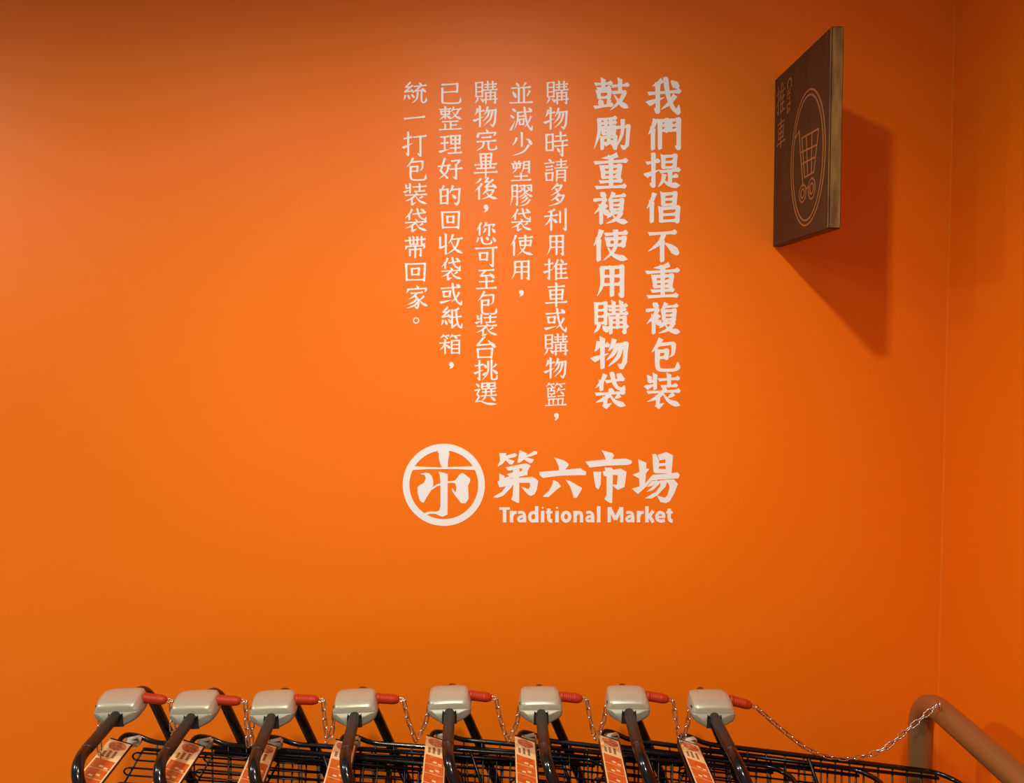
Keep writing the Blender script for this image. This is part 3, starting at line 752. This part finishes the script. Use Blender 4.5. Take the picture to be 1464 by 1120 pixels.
    def plate(bm, u0, u1, v0, v1, d0, d1):
        P = [PT(u, v, d) for d in (d0, d1) for u, v in ((u0, v0), (u1, v0), (u1, v1), (u0, v1))]
        vs = [bm.verts.new(p) for p in P]
        for q in ((0,3,2,1),(4,5,6,7),(0,1,5,4),(1,2,6,5),(2,3,7,6),(3,0,4,7)): bm.faces.new([vs[i] for i in q])
    LP = Y1-Y0
    bm = bmesh.new(); plate(bm, 0, PW, 0, LP, -0.002, 0.0)
    pl = obj('printed_plate', bm, M['cream'], root)
    for v0 in (0.076, 0.111, 0.146, 0.181, 0.216): # photo panels on the plate
        bm = bmesh.new(); plate(bm, 0.003, PW-0.003, v0, v0+0.033, 0.0, 0.0004)
        obj('photo_panel', bm, M['brick'], pl)
    bm = bmesh.new()                        # round picture at the far end
    c = [PT(PW*0.52+math.cos(2*math.pi*k/24)*0.0185, 0.019+math.sin(2*math.pi*k/24)*0.0160, 0.0005) for k in range(24)]
    c2 = [p-Vector((0, 0, 0.0005)) for p in c]
    A = [bm.verts.new(p) for p in c]; B = [bm.verts.new(p) for p in c2]
    bm.faces.new(A)
    for k in range(24): bm.faces.new((A[k], A[(k+1) % 24], B[(k+1) % 24], B[k]))
    obj('round_picture', bm, M['maroon'], pl)
    bm = bmesh.new()                        # three little lines of print running along the plate
    for u, a, b in ((0.010, 0.046, 0.062), (0.020, 0.041, 0.066), (0.031, 0.040, 0.064)):
        v = a
        while v < b:
            plate(bm, u-0.0028, u+0.0028, v, v+0.0032, 0.0, 0.0003); v += 0.0052
    obj('print_lines', bm, M['ink'], pl)
    for u, v in ((0.024, 0.100), (0.035, 0.104), (0.018, 0.136), (0.030, 0.130), (0.025, 0.170)):
        bm = bmesh.new(); plate(bm, u-0.004, u+0.004, v-0.003, v+0.003, 0.0004, 0.0007)
        obj('printed_dish', bm, M['cream'], pl)
    bm = bmesh.new()
    tube(bm, [PT(0.0, -0.003, -0.001), PT(PW+0.0015, -0.003, -0.002), PT(PW+0.0015, LP, -0.002)], 0.0022, 6)
    obj('plate_edge', bm, M['wire'], pl)
    # ---- chassis and wheels
    bm = bmesh.new()
    for sy in (-1, 1):
        tube(bm, fillet([(-0.06, sy*0.145+SH[sy], 0.125), (0.36, sy*0.143+SH[sy], 0.15), (0.56, sy*0.10+SH[sy], 0.135)], 0.05), 0.0113, 10)
        tube(bm, [(0.20, sy*0.147+SH[sy], 0.525), (0.05, sy*0.112+SH[sy], 0.508)], 0.006, 8)
    tube(bm, [(0.56, -0.155, 0.135), (0.56, 0.105, 0.135)], 0.0113, 10)
    tube(bm, [(0.20, -0.197, 0.525), (0.20, 0.147, 0.525)], 0.008, 8)
    obj('chassis', bm, M['tube'], root, True)
    for x, y in ((-0.06, -0.195), (-0.06, 0.145), (0.56, -0.15), (0.56, 0.10)):
        bm = bmesh.new()
        for yy in (-0.014, 0.014): box(bm, x-0.045, x+0.008, y+yy-0.0015, y+yy+0.0015, 0.04, 0.115)
        box(bm, x-0.014, x+0.014, y-0.016, y+0.016, 0.112, 0.118)
        ck = obj('caster_fork', bm, M['steel'], root)
        bm = bmesh.new()
        bmesh.ops.create_cone(bm, cap_ends=True, segments=24, radius1=0.055, radius2=0.055, depth=0.022, matrix=Matrix.Translation((x-0.02, y, 0.055)) @ Matrix.Rotation(math.pi/2, 4, 'X'))
        bmesh.ops.bevel(bm, geom=[e for e in bm.edges if len(e.link_faces) == 2 and any(len(f.verts) > 4 for f in e.link_faces)], offset=0.004, segments=2, affect='EDGES')
        obj('wheel', bm, M['rubber'], ck)
    return root
def children(o): return [c for c in bpy.data.objects if c.parent == o]
def copy_tree(o, parent=None):
    c = o.copy(); COL.objects.link(c)
    if parent: c.parent = parent
    for ch in children(o): copy_tree(ch, c)
    return c
CART_LABELS = ['rearmost black shopping cart, at the left end of the nested row',
 'second shopping cart from the left end of the nested row',
 'third shopping cart from the left end of the nested row',
 'fourth shopping cart from the left end of the nested row',
 'fourth shopping cart from the right end, below the round wall emblem',
 'third shopping cart from the right end of the nested row',
 'second shopping cart from the right end of the nested row',
 'front shopping cart at the right end of the row, chained to the bronze rail']
proto = build_cart()
carts = []
for i in range(8):
    c = proto if i == 0 else copy_tree(proto)
    X = (BX[i]-PPX)/FPX*DEP[i]
    th = R(ROT[i])
    # lock centre (0, BYL) is to land at (X, DEP-2.1)
    c.location = (X+math.sin(th)*BYC, DEP[i]+CAMP.y-math.cos(th)*BYC, 0)
    c.rotation_euler = (0, 0, th)
    c['label'] = CART_LABELS[i]
    c['group'] = 'nested shopping carts'
    carts.append((c, c.location.copy(), th))

def to_world(i, p):
    c, l, th = carts[i]
    return Vector((l.x+math.cos(th)*p[0]-math.sin(th)*p[1], l.y+math.sin(th)*p[0]+math.cos(th)*p[1], p[2]))

# ------------------------------------------------------------------ guard rail
RX = 1.0; RZ = 0.930; RY = -0.262; RR = 0.028
t = thing('guard_rail', 'bronze metal tube rail bending down to the floor in the right corner', 'rail', (RX, RY, 0))
bm = bmesh.new()
tube(bm, fillet([(0, 0, 0.004), (0, 0, RZ), (0, -2.2, RZ), (0, -2.2, 0.004)], [0, 0.10, 0.10, 0], 12), RR, 24)
obj('bent_tube', bm, M['rail'], t, True)
for yy in (0, -2.2):
    bm = bmesh.new()
    bmesh.ops.create_cone(bm, cap_ends=True, segments=32, radius1=0.06, radius2=0.058, depth=0.008, matrix=Matrix.Translation((0, yy, 0.004)))
    obj('floor_flange', bm, M['rail'], t)
EYE = at_y(1343, 1008, -0.385)-Vector((RX, RY, 0))
bm = bmesh.new()
ey = [EYE+Vector((math.cos(2*math.pi*k/14)*0.008*0.4, math.cos(2*math.pi*k/14)*0.008, math.sin(2*math.pi*k/14)*0.008)) for k in range(14)]
tube(bm, ey, 0.0022, 6, closed=True)
obj('chain_eye', bm, M['steel'], t, True)

# ------------------------------------------------------------------ lock chains: red plug + links
def link_mesh():
    bm = bmesh.new()
    L, w = 0.0072, 0.0047
    p = [(L+math.cos(a)*w, math.sin(a)*w, 0) for a in [R(-90+k*30) for k in range(7)]]+[(-L+math.cos(a)*w, math.sin(a)*w, 0) for a in [R(90+k*30) for k in range(7)]]
    tube(bm, p, 0.00155, 6, closed=True)
    me = bpy.data.meshes.new('link')
    bmesh.ops.recalc_face_normals(bm, faces=bm.faces[:])
    bm.to_mesh(me); bm.free()
    me.materials.append(M['steel'])
    for q in me.polygons: q.use_smooth = True
    return me
LINK = link_mesh()
def plug_mesh():
    bm = bmesh.new()
    xs, rs = [], []
    x = 0.0
    prof_ = [(0.0, 0.0088), (0.002, 0.0108), (0.006, 0.0112)]
    for k in range(6):
        a = 0.009+k*0.0042
        prof_ += [(a, 0.0110), (a+0.0010, 0.0102), (a+0.0024, 0.0102), (a+0.0034, 0.0109)]
    prof_ += [(0.036, 0.0106), (0.044, 0.0098), (0.050, 0.0076), (0.053, 0.0045)]
    tube(bm, [(p[0], 0, 0) for p in prof_], [p[1] for p in prof_], 16)
    return bm
def along(pts, pitch):
    L = [0]
    for a, b in zip(pts, pts[1:]): L.append(L[-1]+(b-a).length)
    n = max(1, int(round(L[-1]/pitch))); out = []
    for k in range(n):
        s = (k+0.5)*L[-1]/n
        i = max(j for j in range(len(L)-1) if L[j] <= s+1e-9)
        f = (s-L[i])/max(L[i+1]-L[i], 1e-9)
        out.append((pts[i]+(pts[i+1]-pts[i])*f, (pts[i+1]-pts[i]).normalized()))
    return out
def lay_links(parent, origin, pts, pitch=0.0197):
    for k, (p, d) in enumerate(along(pts, pitch)):
        o = bpy.data.objects.new('link', LINK)
        COL.objects.link(o)
        o.parent = parent
        x = d.normalized()
        ref = Vector((0, 1, 0)) if abs(x.y) < 0.9 else Vector((0, 0, 1))
        z = x.cross(ref).normalized(); y = z.cross(x)
        roll = R(35) if k % 2 == 0 else R(125)
        y2 = y*math.cos(roll)+z*math.sin(roll); z2 = x.cross(y2)
        m = Matrix((x, y2, z2)).transposed().to_4x4()
        o.matrix_local = Matrix.Translation(p-origin) @ m
PLUG = None
SAGPX = [(246, 1052), (352, 1068), (469, 1061), (595, 1060), (727, 1060), (852, 1056), (974, 1060), None]
PLUGDIR = [R(-9), R(-5), R(-5), R(-6), R(-9), R(-7), R(-9), R(-15)]
def labelled(i):
    if i < 7:
        return 'short chain with red plug between the %s and %s coin locks from the left' % (ORD[i], ORD[i+1])
    return 'long chain with red plug sagging from the rightmost cart to the bronze rail'
for i in range(8):
    base = to_world(i, (0.0415, BYL+0.006, HZ+0.021))
    th = carts[i][2]
    t = thing('lock_chain', labelled(i), 'chain', base, 0, 'cart lock chains')
    o = obj('red_plug', plug_mesh(), M['red'], t, True) if PLUG is None else bpy.data.objects.new('red_plug', PLUG)
    if PLUG is None: PLUG = o.data
    else:
        COL.objects.link(o); o.parent = t
    o.rotation_euler = (0, -PLUGDIR[i], th)
    dvec = Vector((math.cos(th)*math.cos(PLUGDIR[i]), math.sin(th)*math.cos(PLUGDIR[i]), math.sin(PLUGDIR[i])))
    tip = base+dvec*0.053
    bm = bmesh.new()                        # steel staple in the plug's tip
    e = dvec*0.053
    ring = [e+dvec*(0.004+math.cos(2*math.pi*k/12)*0.0085)+Vector((0, 0.55, 0.83))*math.sin(2*math.pi*k/12)*0.0036 for k in range(12)]
    tube(bm, ring, 0.0015, 6, closed=True)
    obj('plug_ring', bm, M['steel'], t, True)
    A = tip+dvec*0.010
    if i < 7:
        B = to_world(i+1, (-0.0465, BYL-0.004, HZ+0.002))
        C = at_y(SAGPX[i][0], SAGPX[i][1]-3, (A.y+B.y)/2-0.006)
        C.x = min(max(C.x, A.x+0.012), B.x-0.002)
        pts = catmull([A, A*0.62+C*0.38+Vector(((A.x-C.x)*0.12, 0, -0.004)), C*0.88+A*0.12+Vector((-0.002, 0, -0.003)), C, C*0.85+B*0.15+Vector((0.003, 0, -0.003)), B*0.6+C*0.4+Vector(((B.x-C.x)*0.15, 0, -0.006)), B], 8)
    else:
        B = Vector((RX, RY, 0))+EYE+Vector((-0.006, -0.004, 0.002))
        P1, P2, P3 = at_y(1117, 1043, -0.40), at_y(1160, 1074, -0.385), at_y(1206, 1085, -0.37)
        P4, P5 = at_y(1258, 1074, -0.36), at_y(1300, 1042, -0.375)
        pts = catmull([A, P1, P2, P3, P4, P5, B], 10)
    lay_links(t, base, pts, 0.0197)
# loose chain on the rearmost cart
A = to_world(0, (-0.0465, BYL-0.004, HZ+0.002))
t = thing('loose_chain', 'loose steel chain dangling from the leftmost coin lock', 'chain', A)
lay_links(t, A, [A+Vector((0, 0, -0.0)), A+Vector((-0.002, 0, -0.05)), A+Vector((-0.001, -0.004, -0.105)), A+Vector((-0.001, -0.008, -0.128))], 0.0197)
